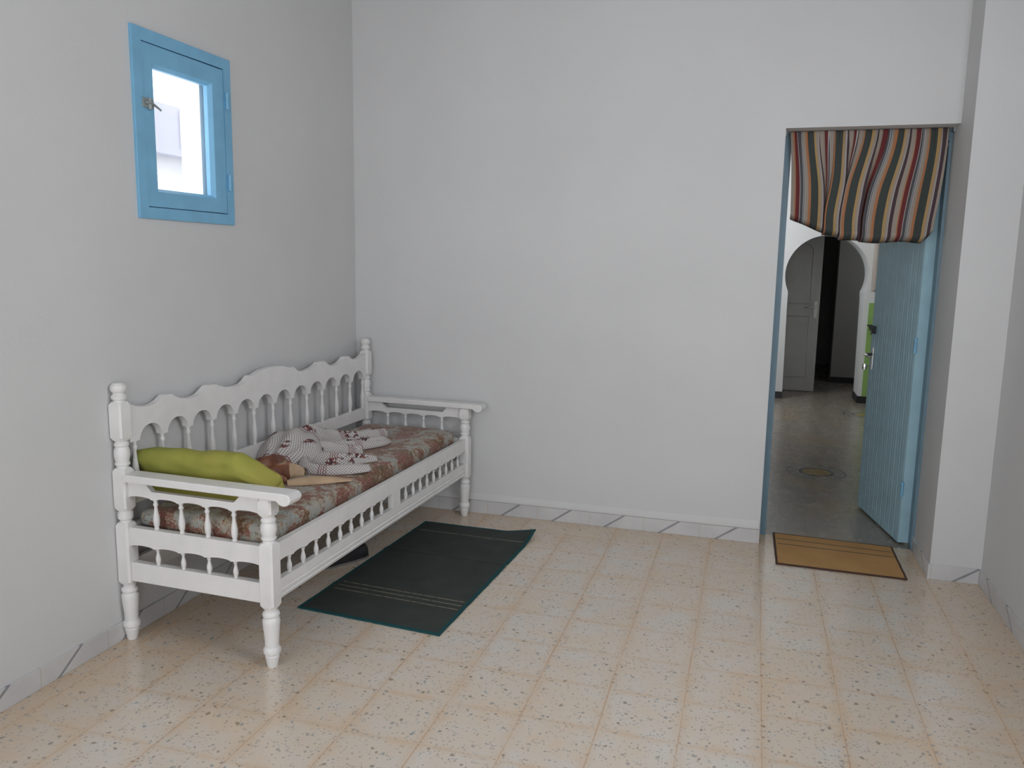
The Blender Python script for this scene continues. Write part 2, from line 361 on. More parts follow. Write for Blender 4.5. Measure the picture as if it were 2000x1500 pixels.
def mat_mat():
    mt, nt, b = newmat('orange_brown_mat_pile'); uv = N(nt, 'ShaderNodeTexCoord').outputs['UV']; o = obc(nt)
    U, V, _ = sep(nt, uv)
    base = ramp(nt, noise_tex(nt, o, 7, 4), [(0.3, (0.49, 0.27, 0.095)), (0.7, (0.56, 0.32, 0.12))])
    base = mix(nt, math_(nt, 'MULTIPLY', noise_tex(nt, o, 300, 2), 0.25), base, (0.2, 0.1, 0.03))
    def line(c, w): return math_(nt, 'LESS_THAN', math_(nt, 'ABSOLUTE', math_(nt, 'SUBTRACT', V, c)), w)
    ln = math_(nt, 'MAXIMUM', line(0.80, 0.009), line(0.635, 0.009))
    inU = math_(nt, 'MULTIPLY', math_(nt, 'GREATER_THAN', U, 0.03), math_(nt, 'LESS_THAN', U, 0.97))
    col = mix(nt, math_(nt, 'MULTIPLY', ln, inU), base, (0.055, 0.05, 0.045))
    eU = math_(nt, 'MULTIPLY', math_(nt, 'MINIMUM', U, math_(nt, 'SUBTRACT', 1.0, U)), 1.3); eV = math_(nt, 'MINIMUM', V, math_(nt, 'SUBTRACT', 1.0, V))
    e = math_(nt, 'LESS_THAN', math_(nt, 'MINIMUM', eU, eV), 0.022)
    col = mix(nt, e, col, (0.07, 0.035, 0.025))
    L(nt, col, b.inputs['Base Color']); b.inputs['Roughness'].default_value = 0.95
    bump(nt, b, noise_tex(nt, o, 200, 2), 0.6, 0.004)
    return mt
M['doormat'] = mat_mat()

# ------------------------------------------------------------------ mesh helpers
def empty(name, loc, rz=0, label=None, cat=None, group=None, kind=None):
    o = bpy.data.objects.new(name, None); COL.objects.link(o); o.location = loc; o.rotation_euler = (0, 0, rz)
    o.empty_display_size = 0.1
    tag(o, label, cat, group, kind); return o
def tag(o, label=None, cat=None, group=None, kind=None):
    if label: o['label'] = label
    if cat: o['category'] = cat
    if group: o['group'] = group
    if kind: o['kind'] = kind
    return o
def build(name, bm, mat, parent=None, smooth=False, bevel=0, subsurf=0, recalc=True, auto=None):
    if recalc: bmesh.ops.recalc_face_normals(bm, faces=bm.faces[:])
    me = bpy.data.meshes.new(name); bm.to_mesh(me); bm.free()
    me.materials.append(mat)
    o = bpy.data.objects.new(name, me); COL.objects.link(o)
    if parent is not None: o.parent = parent
    if smooth:
        for p in me.polygons: p.use_smooth = True
    if auto is not None:
        me.set_sharp_from_angle(angle=math.radians(auto)) if hasattr(me, 'set_sharp_from_angle') else None
    if bevel:
        md = o.modifiers.new('bevel', 'BEVEL'); md.width = bevel; md.segments = 2; md.limit_method = 'ANGLE'; md.angle_limit = math.radians(40)
    if subsurf:
        md = o.modifiers.new('sub', 'SUBSURF'); md.levels = subsurf; md.render_levels = subsurf
    return o
def box(bm, x0, x1, y0, y1, z0, z1):
    v = [bm.verts.new(p) for p in ((x0, y0, z0), (x1, y0, z0), (x1, y1, z0), (x0, y1, z0), (x0, y0, z1), (x1, y0, z1), (x1, y1, z1), (x0, y1, z1))]
    for f in ((0, 3, 2, 1), (4, 5, 6, 7), (0, 1, 5, 4), (1, 2, 6, 5), (2, 3, 7, 6), (3, 0, 4, 7)): bm.faces.new([v[i] for i in f])
def obox(*a):
    bm = bmesh.new(); box(bm, *a); return bm
def prism(bm, pts, axis, a0, a1):
    """polygon pts in the plane normal to axis, extruded from a0 to a1"""
    def P(p, a):
        if axis == 0: return (a, p[0], p[1])
        if axis == 1: return (p[0], a, p[1])
        return (p[0], p[1], a)
    A = [bm.verts.new(P(p, a0)) for p in pts]; B = [bm.verts.new(P(p, a1)) for p in pts]
    n = len(pts); f1 = bm.faces.new(A); f2 = bm.faces.new(B)
    for i in range(n): bm.faces.new((A[i], A[(i+1) % n], B[(i+1) % n], B[i]))
    bmesh.ops.triangulate(bm, faces=[f1, f2])
def lathe(bm, prof, c=(0, 0), seg=20):
    rings = []
    for r, z in prof:
        rings.append([bm.verts.new((c[0]+r*math.cos(2*PI*k/seg), c[1]+r*math.sin(2*PI*k/seg), z)) for k in range(seg)])
    for a, b in zip(rings[:-1], rings[1:]):
        for k in range(seg): bm.faces.new((a[k], a[(k+1) % seg], b[(k+1) % seg], b[k]))
    bm.faces.new(rings[0][::-1]); bm.faces.new(rings[-1])
def tube(bm, pts, r, seg=10):
    pts = [Vector(p) for p in pts]; rings = []
    for i, p in enumerate(pts):
        d = (pts[min(i+1, len(pts)-1)]-pts[max(i-1, 0)]).normalized()
        a = d.orthogonal().normalized() if i == 0 else (a - d*a.dot(d)).normalized()
        b = d.cross(a); rr = r[i] if isinstance(r, (list, tuple)) else r
        rings.append([bm.verts.new(p+(a*math.cos(2*PI*k/seg)+b*math.sin(2*PI*k/seg))*rr) for k in range(seg)])
    for a_, b_ in zip(rings[:-1], rings[1:]):
        for k in range(seg): bm.faces.new((a_[k], a_[(k+1) % seg], b_[(k+1) % seg], b_[k]))
    bm.faces.new(rings[0][::-1]); bm.faces.new(rings[-1])
def struct(name, bm, mat, **kw):
    o = build(name, bm, mat, **kw); o['kind'] = 'structure'; return o

# ------------------------------------------------------------------ the room
RX, PX, PY = 3.30, 3.085, -0.24      # right wall, pier side, pier face
H = 2.95; REAR = -6.2
bm = bmesh.new()
WY0, WY1, WZ0, WZ1 = -1.70, -1.165, 1.60, 2.248     # window hole
box(bm, -0.15, 0, REAR, WY0, -0.05, H); box(bm, -0.15, 0, WY1, 0.25, -0.05, H)
box(bm, -0.15, 0, WY0, WY1, -0.05, WZ0); box(bm, -0.15, 0, WY0, WY1, WZ1, H)
hy0, hy1, hz0, hz1 = -1.640, -1.272, 1.675, 2.165
struct('wall_left', bm, M['wall'])
bm = bmesh.new()
box(bm, -0.15, -0.051, WY0, hy0, WZ0, WZ1); box(bm, -0.15, -0.051, hy1, WY1, WZ0, WZ1)
box(bm, -0.15, -0.051, hy0, hy1, WZ0, hz0); box(bm, -0.15, -0.051, hy0, hy1, hz1, WZ1)
struct('trim_3', bm, M['lit_reveal'])
bm = bmesh.new(); box(bm, 0, 2.322, 0, 0.26, -0.05, H); box(bm, 2.322, PX, 0, 0.26, 2.10, H); box(bm, PX, 4.4, 0, 0.26, -0.05, H)
struct('wall_back', bm, M['wall'])
bm = bmesh.new(); prism(bm, [(PX, 0.0), (PX, PY), (RX, PY), (RX, REAR), (RX+0.2, REAR), (RX+0.2, 0.0)], 2, -0.05, H)
struct('wall_right', bm, M['wall'])
bm = bmesh.new()   # rear wall with two openings (out of frame, they let the daylight in)
y0, y1 = REAR-0.2, REAR
box(bm, -0.15, 0.25, y0, y1, -0.05, H); box(bm, 1.65, 2.3, y0, y1, -0.05, H); box(bm, 3.2, 3.5, y0, y1, -0.05, H)
box(bm, 0.25, 1.65, y0, y1, 2.25, H); box(bm, 2.3, 3.2, y0, y1, 2.25, H); box(bm, 2.3, 3.2, y0, y1, -0.05, 0.5)
struct('wall_rear', bm, M['wall'])
struct('ceiling', obox(-0.15, 3.5, REAR-0.2, 0.25, H, H+0.1), M['wall'])
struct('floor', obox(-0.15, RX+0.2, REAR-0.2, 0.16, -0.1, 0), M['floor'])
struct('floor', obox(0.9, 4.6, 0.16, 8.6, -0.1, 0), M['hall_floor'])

def skirt(name, pts, mat):
    """pts = plan polyline of the wall foot, skirting grows to the left of travel; a thin uneven plaster lip sits on top"""
    bm = bmesh.new()
    for a, b in zip(pts[:-1], pts[1:]):
        box(bm, min(a[0], b[0]), max(a[0], b[0]), min(a[1], b[1]), max(a[1], b[1]), 0, 0.073)
    return struct(name, bm, mat, bevel=0.0015)
skirt('baseboard_left', [(0, REAR), (0.009, -0.009)], M['bb_left'])
skirt('baseboard_back', [(0.0, -0.009), (2.322, 0.0)], M['bb_back'])
bm = bmesh.new(); box(bm, PX-0.008, PX, PY, 0.15, 0, 0.073); box(bm, RX-0.008, RX, REAR, PY, 0, 0.073)
struct('baseboard_right', bm, M['bb_right'], bevel=0.0015)
struct('baseboard_pier', obox(PX-0.008, RX-0.008, PY-0.008, PY, 0, 0.073), M['bb_pier'], bevel=0.0015)
# uneven plaster lip above the skirting
def lip(name, horizontal, a0, a1):
    bm = bmesh.new(); n = 60; rows = []
    for i in range(n+1):
        s = a0+(a1-a0)*i/n; w = 0.0015+0.004*noise.noise((s*3.1, 2.0, 0)); zt = 0.095+0.012*noise.noise((s*2.0, 7.0, 0))
        prof = [(0.0, 0.0735), (0.008+w*0.3, 0.0735), (0.009+w, 0.080), (0.006, zt), (0.0, zt+0.02)]
        rows.append([bm.verts.new((s, -p[0], p[1]) if horizontal else (p[0], s, p[1])) for p in prof])
    for a, b in zip(rows[:-1], rows[1:]):
        for k in range(4): bm.faces.new((a[k], b[k], b[k+1], a[k+1]))
    return struct(name, bm, M['wall'], smooth=True)
lip('trim_1', True, 0.01, 2.315)

# ------------------------------------------------------------------ window in the left wall
win = empty('window_1', (0, -1.4325, 1.60), 0, kind='structure')
def wl(y, z): return (y+1.4325, z-1.60)
def ring_yz(bm, o, i, x0, x1, bev=0.0):
    """rectangular ring, outer o=(y0,y1,z0,z1), inner i, x from x0 (back) to x1 (room side); inner edge chamfered by bev"""
    def c(r, x): return [(x, r[0], r[2]), (x, r[1], r[2]), (x, r[1], r[3]), (x, r[0], r[3])]
    i2 = (i[0]-bev, i[1]+bev, i[2]-bev, i[3]+bev)
    loops = [c(o, x0), c(o, x1), c(i2, x1), c(i, x1-bev*1.3), c(i, x0)]
    V = [[bm.verts.new(p) for p in l] for l in loops]
    for k in range(len(V)):
        a, b = V[k], V[(k+1) % len(V)]
        for j in range(4): bm.faces.new((a[j], a[(j+1) % 4], b[(j+1) % 4], b[j]))
def R(y0, y1, z0, z1): return (y0+1.4325, y1+1.4325, z0-1.60, z1-1.60)
bm = bmesh.new(); ring_yz(bm, R(-1.722, -1.143, 1.578, 2.268), R(-1.676, -1.190, 1.622, 2.222), -0.05, 0.012)
for v in bm.verts:
    v.co.y += 0.004*noise.noise((v.co.y*9, v.co.z*9, 1)); v.co.z += 0.004*noise.noise((v.co.y*9, v.co.z*9, 5))
build('window_frame', bm, M['blue'], win, bevel=0.002)
bm = bmesh.new(); ring_yz(bm, R(-1.674, -1.192, 1.625, 2.220), R(-1.606, -1.279, 1.695, 2.140), -0.026, 0.010, 0.013)
sash = build('sash', bm, M['blue'], win, bevel=0.002)
build('pane', obox(-0.018, -0.015, *R(-1.620, -1.264, 1.682, 2.153)), M['glass'], sash)
bm = bmesh.new(); lathe(bm, [(0.008, -0.02), (0.008, 0.02)]); build('latch', bm, M['dull_metal'], sash).location = (0.018, -1.650+1.4325, 0.40)
bm = bmesh.new(); tube(bm, [(0.016, -0.242, 0.402), (0.026, -0.222, 0.404), (0.026, -0.20, 0.396), (0.026, -0.178, 0.388), (0.030, -0.172, 0.382)], [0.006, 0.006, 0.005, 0.004, 0.004], 8)
box(bm, 0.010, 0.016, -0.252, -0.196, 0.385, 0.42); build('latch_handle', bm, M['dull_metal'], sash, smooth=False, bevel=0.001)
for z in (0.46, 0.12):
    bm = bmesh.new(); lathe(bm, [(0.006, 0), (0.0075, 0.003), (0.0075, 0.033), (0.0065, 0.035), (0.0075, 0.037), (0.0075, 0.067), (0.006, 0.07)], seg=12)
    o = build('hinge', bm, M['blue'], win, smooth=False); o.location = (0.018, 0.252, z)
# outside, seen through the pane
g = empty('building', (-4.2, 3.5, -0.5), 0, 'pale lavender building wall outside the small blue window', 'building')
build('wall', obox(-0.4, 0, -6, 6, -1, 3.03), M['outside_pale'], g)
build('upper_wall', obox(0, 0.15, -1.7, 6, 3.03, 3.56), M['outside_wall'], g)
for y, z, w, h in ((0.15, 3.12, 0.02, 0.4),):
    build('pipe', obox(0.15, 0.17, y, y+w, z, z+h), M['outside_pale'], g)
r = empty('railing', (-3.0, 1.0, 0), 0, 'white railing outside the small window, at the bottom of its pane', 'railing')
bm = bmesh.new()
for z in (2.165, 2.105, 2.03, 1.93): box(bm, -0.012, 0.012, -0.4, 2.6, z-0.009, z+0.009)
build('rails', bm, M['railing'], r)
for i in range(14):
    y = -0.3+i*0.19; build('baluster', obox(-0.007, 0.007, y-0.011, y+0.011, 1.7, 2.158), M['railing'], r)
build('parapet', obox(-0.06, 0.06, -0.5, 2.7, 0, 1.72), M['railing'], r)

# ------------------------------------------------------------------ door frame and blue door leaf
fr = empty('door_1', (2.7, 0.15, 0), 0, kind='structure')
bm = bmesh.new()
prism(bm, [(-0.378, 0), (-0.343, 0), (-0.343, 0.045), (-0.358, 0.045), (-0.358, 0.09), (-0.378, 0.09)], 2, 0, 2.045)
prism(bm, [(0.385, 0), (0.385, 0.09), (0.372, 0.09), (0.372, 0.045), (0.371, 0.045), (0.371, 0)], 2, 0.0, 2.045)
prism(bm, [(-0.378, 0), (-0.378, 0.09), (0.385, 0.09), (0.385, 0)], 2, 2.045, 2.10)
build('door_frame', bm, M['blue_frame'], fr, bevel=0.002)
LF = empty('door_2', (3.021, 0.222, 0.012), math.atan2(0.982, -0.187), kind='structure')
bm = bmesh.new(); pts = []
Wd = 0.665
x = 0.0; pts.append((0, -0.052)); pts.append((0, 0)); 
xs = 0.008
while xs < Wd-0.03:
    pts += [(xs, 0), (xs+0.0035, -0.0035), (xs+0.007, 0), (xs+0.034, 0.0), (xs+0.036, -0.0015), (xs+0.038, 0)]; xs += 0.0665
pts += [(Wd, 0), (Wd, -0.052)]
prism(bm, pts, 2, 0, 2.02)
build('leaf', bm, M['blue_dull'], LF)
build('handle_plate', obox(0.607, 0.633, 0.0, 0.003, 0.835, 0.965), M['metal'], LF, bevel=0.0015)
hb = bmesh.new(); tube(hb, [(0.62, 0.003, 0.925), (0.62, 0.040, 0.925), (0.613, 0.046, 0.924), (0.56, 0.048, 0.920), (0.53, 0.046, 0.915)], [0.009, 0.008, 0.008, 0.007, 0.006], 12)
build('handle', hb, M['metal'], LF, smooth=True)
kb = bmesh.new(); tube(kb, [(0.62, 0.002, 0.855), (0.62, 0.035, 0.855)], 0.003, 8); lathe(kb, [(0.012, 0.834), (0.014, 0.850), (0.012, 0.866)], (0.62, 0.04), 10)
key = build('key', kb, M['metal'], None); key.matrix_world = LF.matrix_basis.copy()
tag(key, 'small silver key in the lock of the open blue door', 'key')
kb = bmesh.new(); box(kb, 0.59, 0.63, 0, 0.012, 1.045, 1.09); build('bolt', kb, M['dark'], LF, bevel=0.002)
for z in (0.25, 1.0, 1.75):
    hb = bmesh.new(); lathe(hb, [(0.007, z), (0.007, z+0.08)], (-0.006, 0.004), 10); build('hinge', hb, M['blue'], LF, smooth=False)

# ------------------------------------------------------------------ curtain on a thin rod
rod = bmesh.new(); tube(rod, [(2.323, 0.115, 2.091), (3.084, 0.115, 2.091)], 0.004, 8)
cr = build('curtain_rod', rod, M['dull_metal'], None, smooth=True); tag(cr, 'thin grey curtain rod under the doorway lintel', 'curtain rod')
for x in (2.3235, 3.0765):
    hb = bmesh.new(); box(hb, x, x+0.008, 0.10, 0.13, 2.078, 2.100); build('bracket', hb, M['dull_metal'], cr)
def curtain():
    bm = bmesh.new(); uvl = bm.loops.layers.uv.new('UVMap')
    nx, nz = 520, 46; Ftot = 0.80
    zones = [(0.146, 0.240), (0.305, 0.385), (0.470, 0.515)]
    def sst(v): v = max(0.0, min(1.0, v)); return v*v*(3-2*v)
    def inz(s):
        for a, b in zones:
            if a <= s <= b: return (s-a)/(b-a)
        return None
    S_ = [Ftot*i/nx for i in range(nx+1)]; Z_ = [inz(s_) for s_ in S_]
    grid = []
    for j in range(nz+1):
        t = j/nz; row = []
        hz = (sst((t-0.02)/0.85), sst((t-0.0)/0.55), 0.75*sst((t-0.15)/0.5)); hide = hz[1]
        def hid(s): return hz[0] if s < 0.28 else (hz[1] if s < 0.42 else hz[2])
        dens = [1.0 if z_ is None else (0.85*(1-hid(s_))+0.05*hid(s_)) for s_, z_ in zip(S_, Z_)]
        cum = [0.0]
        for a, b in zip(dens[:-1], dens[1:]): cum.append(cum[-1]+0.5*(a+b))
        xl = 2.345+(2.372-2.345)*t; xr = 3.058+(3.022-3.058)*t**1.4
        for i in range(nx+1):
            s = S_[i]; z_ = Z_[i]
            x = xl+(xr-xl)*cum[i]/cum[-1]
            y = 0.104
            gm = 1.0 if z_ is not None else 0.35
            y += 0.0075*gm*math.sin(s*2*PI/0.028+math.sin(s*23))*math.exp(-t*4.5)
            x += 0.0095*gm*math.sin(s*2*PI/0.028+1.2+math.sin(s*23))*math.exp(-t*4.5)
            if z_ is not None: y += (0.004+0.040*hid(s))*math.sin(PI*z_)
            else: y -= 0.010*hide*math.sin(s*31)
            y += 0.009*math.sin(s*14+0.6)*t
            x += 0.006*math.sin(PI*t)*math.sin(s*9+1)
            # bottom line: short at the left, lower at the right, slight puff where hem is tucked up
            u = s/Ftot
            zb = 1.675-0.075*min(1, u/0.22)**0.8-0.038*max(0, min(1, (u-0.22)/0.4))+(0.04*max(0, (u-0.955)/0.045))
            zb += 0.004*math.sin(s*30)
            z = 2.0975+(zb-2.0975)*t
            y -= 0.016*math.exp(-((t-0.94)/0.07)**2)
            if t > 0.955: y += 0.045*((t-0.955)/0.045)
            row.append((bm.verts.new((x, y, z)), (s, z)))
        grid.append(row)
    for j in range(nz):
        for i in range(nx):
            q = (grid[j][i], grid[j+1][i], grid[j+1][i+1], grid[j][i+1])
            f = bm.faces.new([a[0] for a in q]); f.smooth = True
            for lp, a in zip(f.loops, q): lp[uvl].uv = a[1]
    o = build('curtain', bm, M['curtain'], None, smooth=True, recalc=False)
    md = o.modifiers.new('sol', 'SOLIDIFY'); md.thickness = 0.0015; md.offset = 0
    tag(o, 'short striped curtain in green, maroon, cream and orange, gathered across the doorway top', 'curtain')
curtain()

# ------------------------------------------------------------------ hall behind the door
bm = bmesh.new(); box(bm, 0.9, 1.2, 0.26, 4.9, -0.05, 2.7)
struct('wall_hall_left', bm, M['hall_wall'])
struct('wall_hall_right', obox(4.3, 4.5, 0.26, 8.4, -0.05, 2.7), M['hall_wall'])
struct('ceiling', obox(0.9, 4.5, 0.26, 8.6, 2.7, 2.8), M['hall_wall'])
# arch wall with horseshoe opening
def arch_wall():
    bm = bmesh.new(); cx, cz, r = 2.943, 1.338, 0.416; X0, X1, Z1 = 1.2, 4.3, 2.7; Y0, Y1 = 4.9, 5.30
    L_ = [(2.578, 0.0), (2.566, 1.08), (2.5675, 1.14)]; R_ = [(3.340, 0.0), (3.326, 1.08), (3.322, 1.14)]
    n = 40; a0 = math.asin((1.165-cz)/r)
    for k in range(n+1):
        a = a0+(PI/2-a0)*k/n
        L_.append((cx-r*math.cos(a), cz+r*math.sin(a))); R_.append((cx+r*math.cos(a), cz+r*math.sin(a)))
    for P, X in ((L_, X0), (R_, X1)):
        rows = [[bm.verts.new(p) for p in ((X, Y0, z), (x, Y0, z), (x, Y1, z), (X, Y1, z))] for x, z in P]
        for a, b in zip(rows[:-1], rows[1:]):
            for k in range(4): bm.faces.new((a[k], a[(k+1) % 4], b[(k+1) % 4], b[k]))
        bm.faces.new(rows[0]); bm.faces.new(rows[-1])
    box(bm, X0, X1, Y0, Y1, cz+r, Z1)
    return struct('wall_arch', bm, M['hall_wall'])
arch_wall()
bm = bmesh.new(); box(bm, 1.2, 2.578, 4.888, 4.9, 0, 0.075); box(bm, 3.34, 4.3, 4.888, 4.9, 0, 0.075); box(bm, 3.328, 3.34, 4.888, 5.3, 0, 0.075)
struct('baseboard_hall', bm, M['black_tile'])
struct('trim_2', obox(3.375, 4.29, 4.885, 4.9, 0.076, 1.062), M['green'])
c = empty('wall_cabinet', (3.57, 4.9, 1.19), 0, 'beige wall cabinet beside the arch, mostly hidden by the blue door', 'cabinet')
build('body', obox(-0.19, 0.2, -0.15, 0, 0, 0.49), M['beige'], c, bevel=0.004)
build('door', obox(-0.185, 0.195, -0.168, -0.151, 0.005, 0.485), M['beige'], c, bevel=0.003)
tb = bmesh.new(); tube(tb, [(3.41, 4.884, 0.79), (3.41, 4.80, 0.80), (3.41, 4.765, 0.785), (3.41, 4.755, 0.74)], [0.017, 0.014, 0.013, 0.013], 10)
tp = empty('wall_tap', (0, 0, 0), 0, 'dark tap on the green wall beside the arch', 'tap')
build('spout', tb, M['dark'], tp, smooth=True)
tb = bmesh.new(); lathe(tb, [(0.024, 0.805), (0.028, 0.815), (0.024, 0.828)], (3.41, 4.84), 12); box(tb, 3.365, 3.455, 4.832, 4.848, 0.826, 0.838); build('knob', tb, M['dark'], tp)
# corridor beyond the arch
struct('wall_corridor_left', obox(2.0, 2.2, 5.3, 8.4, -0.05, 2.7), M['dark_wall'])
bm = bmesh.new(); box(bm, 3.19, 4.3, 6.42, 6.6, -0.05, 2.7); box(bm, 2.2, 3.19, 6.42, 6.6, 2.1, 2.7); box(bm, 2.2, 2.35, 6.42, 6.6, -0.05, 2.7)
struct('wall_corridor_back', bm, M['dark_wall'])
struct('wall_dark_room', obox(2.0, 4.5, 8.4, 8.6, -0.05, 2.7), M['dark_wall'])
struct('baseboard_corridor', obox(3.19, 4.3, 6.408, 6.42, 0, 0.07), M['black_tile'])
D = empty('door_3', (2.225, 5.50, 0.004), 0.03, kind='structure')
bm = bmesh.new(); box(bm, 0, 0.715, 0, 0.04, 0, 2.02); build('leaf', bm, M['grey_door'], D, bevel=0.003)
def moulding(z0, z1, arch):
    bm = bmesh.new(); P = [(0.10, z0), (0.10, z1)]
    if arch:
        for k in range(1, 12): P.append((0.10+0.515*k/12, z1+0.10*math.sin(PI*k/12)**0.7))
    P += [(0.615, z1), (0.615, z0), (0.10, z0)]
    tube(bm, [(p[0], -0.001, p[1]) for p in P], 0.008, 6); build('moulding', bm, M['grey_door'], D, smooth=True)
moulding(1.0, 1.62, True); moulding(0.16, 0.86, False)
build('handle_plate', obox(0.655, 0.69, -0.005, 0, 0.84, 1.03), M['metal'], D, bevel=0.001)
hb = bmesh.new(); tube(hb, [(0.672, 0, 0.965), (0.672, -0.05, 0.965), (0.66, -0.055, 0.965), (0.56, -0.055, 0.96)], 0.009, 8); build('handle', hb, M['metal'], D, smooth=True)

# ------------------------------------------------------------------ daybed
BED = empty('daybed', (0.030, -1.902, 0), -0.031, 'white painted wooden daybed with turned posts and scalloped back against left wall', 'daybed')
bw = M['white']; HW = 0.0285; BL = 1.846; BD = 0.622
def post(cx, cy, tall):
    bm = bmesh.new()
    leg = [(0.017, 0), (0.020, 0.010), (0.0255, 0.042), (0.0225, 0.047), (0.030, 0.053), (0.031, 0.064), (0.029, 0.072), (0.0245, 0.077), (0.0245, 0.090), (0.0255, 0.11), (0.0305, 0.165), (0.031, 0.178), (0.0245, 0.188), (0.0295, 0.193), (0.0305, 0.200), (0.028, 0.206), (0.0225, 0.210), (0.0225, 0.218), (0.028, 0.226)]
    lathe(bm, leg, (cx, cy), 20)
    def block(z0, z1):
        ch = 0.012
        lv = [(0.023, z0), (HW, z0+ch), (HW, z1-ch), (0.023, z1)]
        # chamfered octagon block
        rings = []
        for w, z in lv:
            k = 0.006 if w == HW else 0.0095
            rings.append([bm.verts.new((cx+p[0], cy+p[1], z)) for p in ((w, w-k), (w-k, w), (-w+k, w), (-w, w-k), (-w, -w+k), (-w+k, -w), (w-k, -w), (w, -w+k))])
        for a, b in zip(rings[:-1], rings[1:]):
            for j in range(8): bm.faces.new((a[j], a[(j+1) % 8], b[(j+1) % 8], b[j]))
        bm.faces.new(rings[0][::-1]); bm.faces.new(rings[-1])
    block(0.222, 0.462)
    mid = lambda a, b: [(0.025, a), (0.021, a+0.006), (0.021, a+0.012), (0.0265, a+0.016), (0.0265, a+0.022), (0.023, a+0.026), (0.0285, a+(b-a)*0.45), (0.0275, a+(b-a)*0.62), (0.022, b-0.028), (0.026, b-0.023), (0.026, b-0.016), (0.021, b-0.010), (0.024, b)]
    if tall:
        lathe(bm, [(0.025, 0.458), (0.021, 0.464), (0.021, 0.470), (0.027, 0.476), (0.0275, 0.498), (0.022, 0.504), (0.025, 0.512)], (cx, cy), 20)
        block(0.508, 0.668)
        lathe(bm, mid(0.664, 0.776), (cx, cy), 20)
        block(0.772, 0.915)
        lathe(bm, [(0.022, 0.912), (0.020, 0.920), (0.026, 0.925), (0.027, 0.936), (0.021, 0.942), (0.019, 0.947), (0.025, 0.952), (0.0285, 0.962), (0.027, 0.974), (0.018, 0.983), (0.006, 0.985)], (cx, cy), 20)
    else:
        lathe(bm, mid(0.458, 0.562), (cx, cy), 20)
        block(0.558, 0.622)
    o = build('post', bm, bw, BED); 
    for p in o.data.polygons: p.use_smooth = True
    o.data.set_sharp_from_angle(angle=math.radians(35))
    return o
post(0, 0, True); post(0, BL, True); post(BD, 0, False); post(BD, BL, False)

def scallop(a0, a1, centers, zb, zt, depth, flat=0.012):
    """polygon (along, z): straight top zt, bottom zb at ends and centres, arching up by depth between them"""
    pts = [(a0, zt), (a0, zb)]
    stops = [a0]+list(centers)+[a1]
    for k, (s, e) in enumerate(zip(stops[:-1], stops[1:])):
        s2 = s+(flat if k else 0.004); e2 = e-(flat if k < len(stops)-2 else 0.004)
        pts.append((s2, zb))
        for i in range(1, 10):
            t = i/10; pts.append((s2+(e2-s2)*t, zb+depth*math.sqrt(max(0, 1-(2*t-1)**2))**0.8))
        pts.append((e2, zb))
    pts += [(a1, zb), (a1, zt)]
    out = []
    for p in pts:
        if not out or abs(p[0]-out[-1][0])+abs(p[1]-out[-1][1]) > 1e-5: out.append(p)
    return out
def baluster(x, y, z0, z1, r):
    bm = bmesh.new(); h = z1-z0
    pr = [(r*0.75, 0), (r*0.8, 0.05*h), (r*0.62, 0.09*h), (r*0.9, 0.14*h), (r*1.05, 0.30*h), (r*1.0, 0.42*h), (r*0.62, 0.62*h), (r*0.52, 0.76*h), (r*0.8, 0.80*h), (r*0.8, 0.85*h), (r*0.5, 0.88*h), (r*0.75, 0.93*h), (r*0.75, h)]
    lathe(bm, [(a, b) for a, b in pr], (0, 0), 12)
    o = build('baluster', bm, bw, BED, smooth=True); o.location = (x, y, z0); return o
def board(name, axis, prof_b, prof_t, t0, t1, bevel=0.0015):
    """board of thickness t0..t1 along axis; prof_b / prof_t are polylines (along, z) sampled together"""
    def ev(P, a):
        for (a0, z0), (a1, z1) in zip(P[:-1], P[1:]):
            if a <= a1+1e-9: return z0 if a1-a0 < 1e-9 else z0+(z1-z0)*(a-a0)/(a1-a0)
        return P[-1][1]
    A = sorted(set([round(p[0], 5) for p in prof_b]+[round(p[0], 5) for p in prof_t]))
    A = [A[0]]+[b for a, b in zip(A[:-1], A[1:]) if b-a > 2e-4]
    bm = bmesh.new(); rows = []
    for a in A:
        zb, zt = ev(prof_b, a), ev(prof_t, a)
        q = [(t0, zb), (t1, zb), (t1, zt), (t0, zt)]
        rows.append([bm.verts.new((t, a, z) if axis == 0 else (a, t, z)) for t, z in q])
    for r0, r1 in zip(rows[:-1], rows[1:]):
        for k in range(4): bm.faces.new((r0[k], r0[(k+1) % 4], r1[(k+1) % 4], r1[k]))
    bm.faces.new(rows[0]); bm.faces.new(rows[-1])
    return build(name, bm, bw, BED, bevel=bevel)
def arches(a0, a1, centers, zb, depth, flat=0.012, shape=0.5):
    pts = [(a0, zb)]; stops = [a0]+list(centers)+[a1]
    for k, (s_, e_) in enumerate(zip(stops[:-1], stops[1:])):
        s2 = s_+(flat if k else 0.003); e2 = e_-(flat if k < len(stops)-2 else 0.003)
        if e2-s2 < 0.03: continue
        pts.append((s2, zb))
        for i in range(1, 24):
            t = 0.5-0.5*math.cos(PI*i/24); pts.append((s2+(e2-s2)*t, zb+depth*max(0, 1-(2*t-1)**2)**shape))
        pts.append((e2, zb))
    pts.append((a1, zb)); return pts
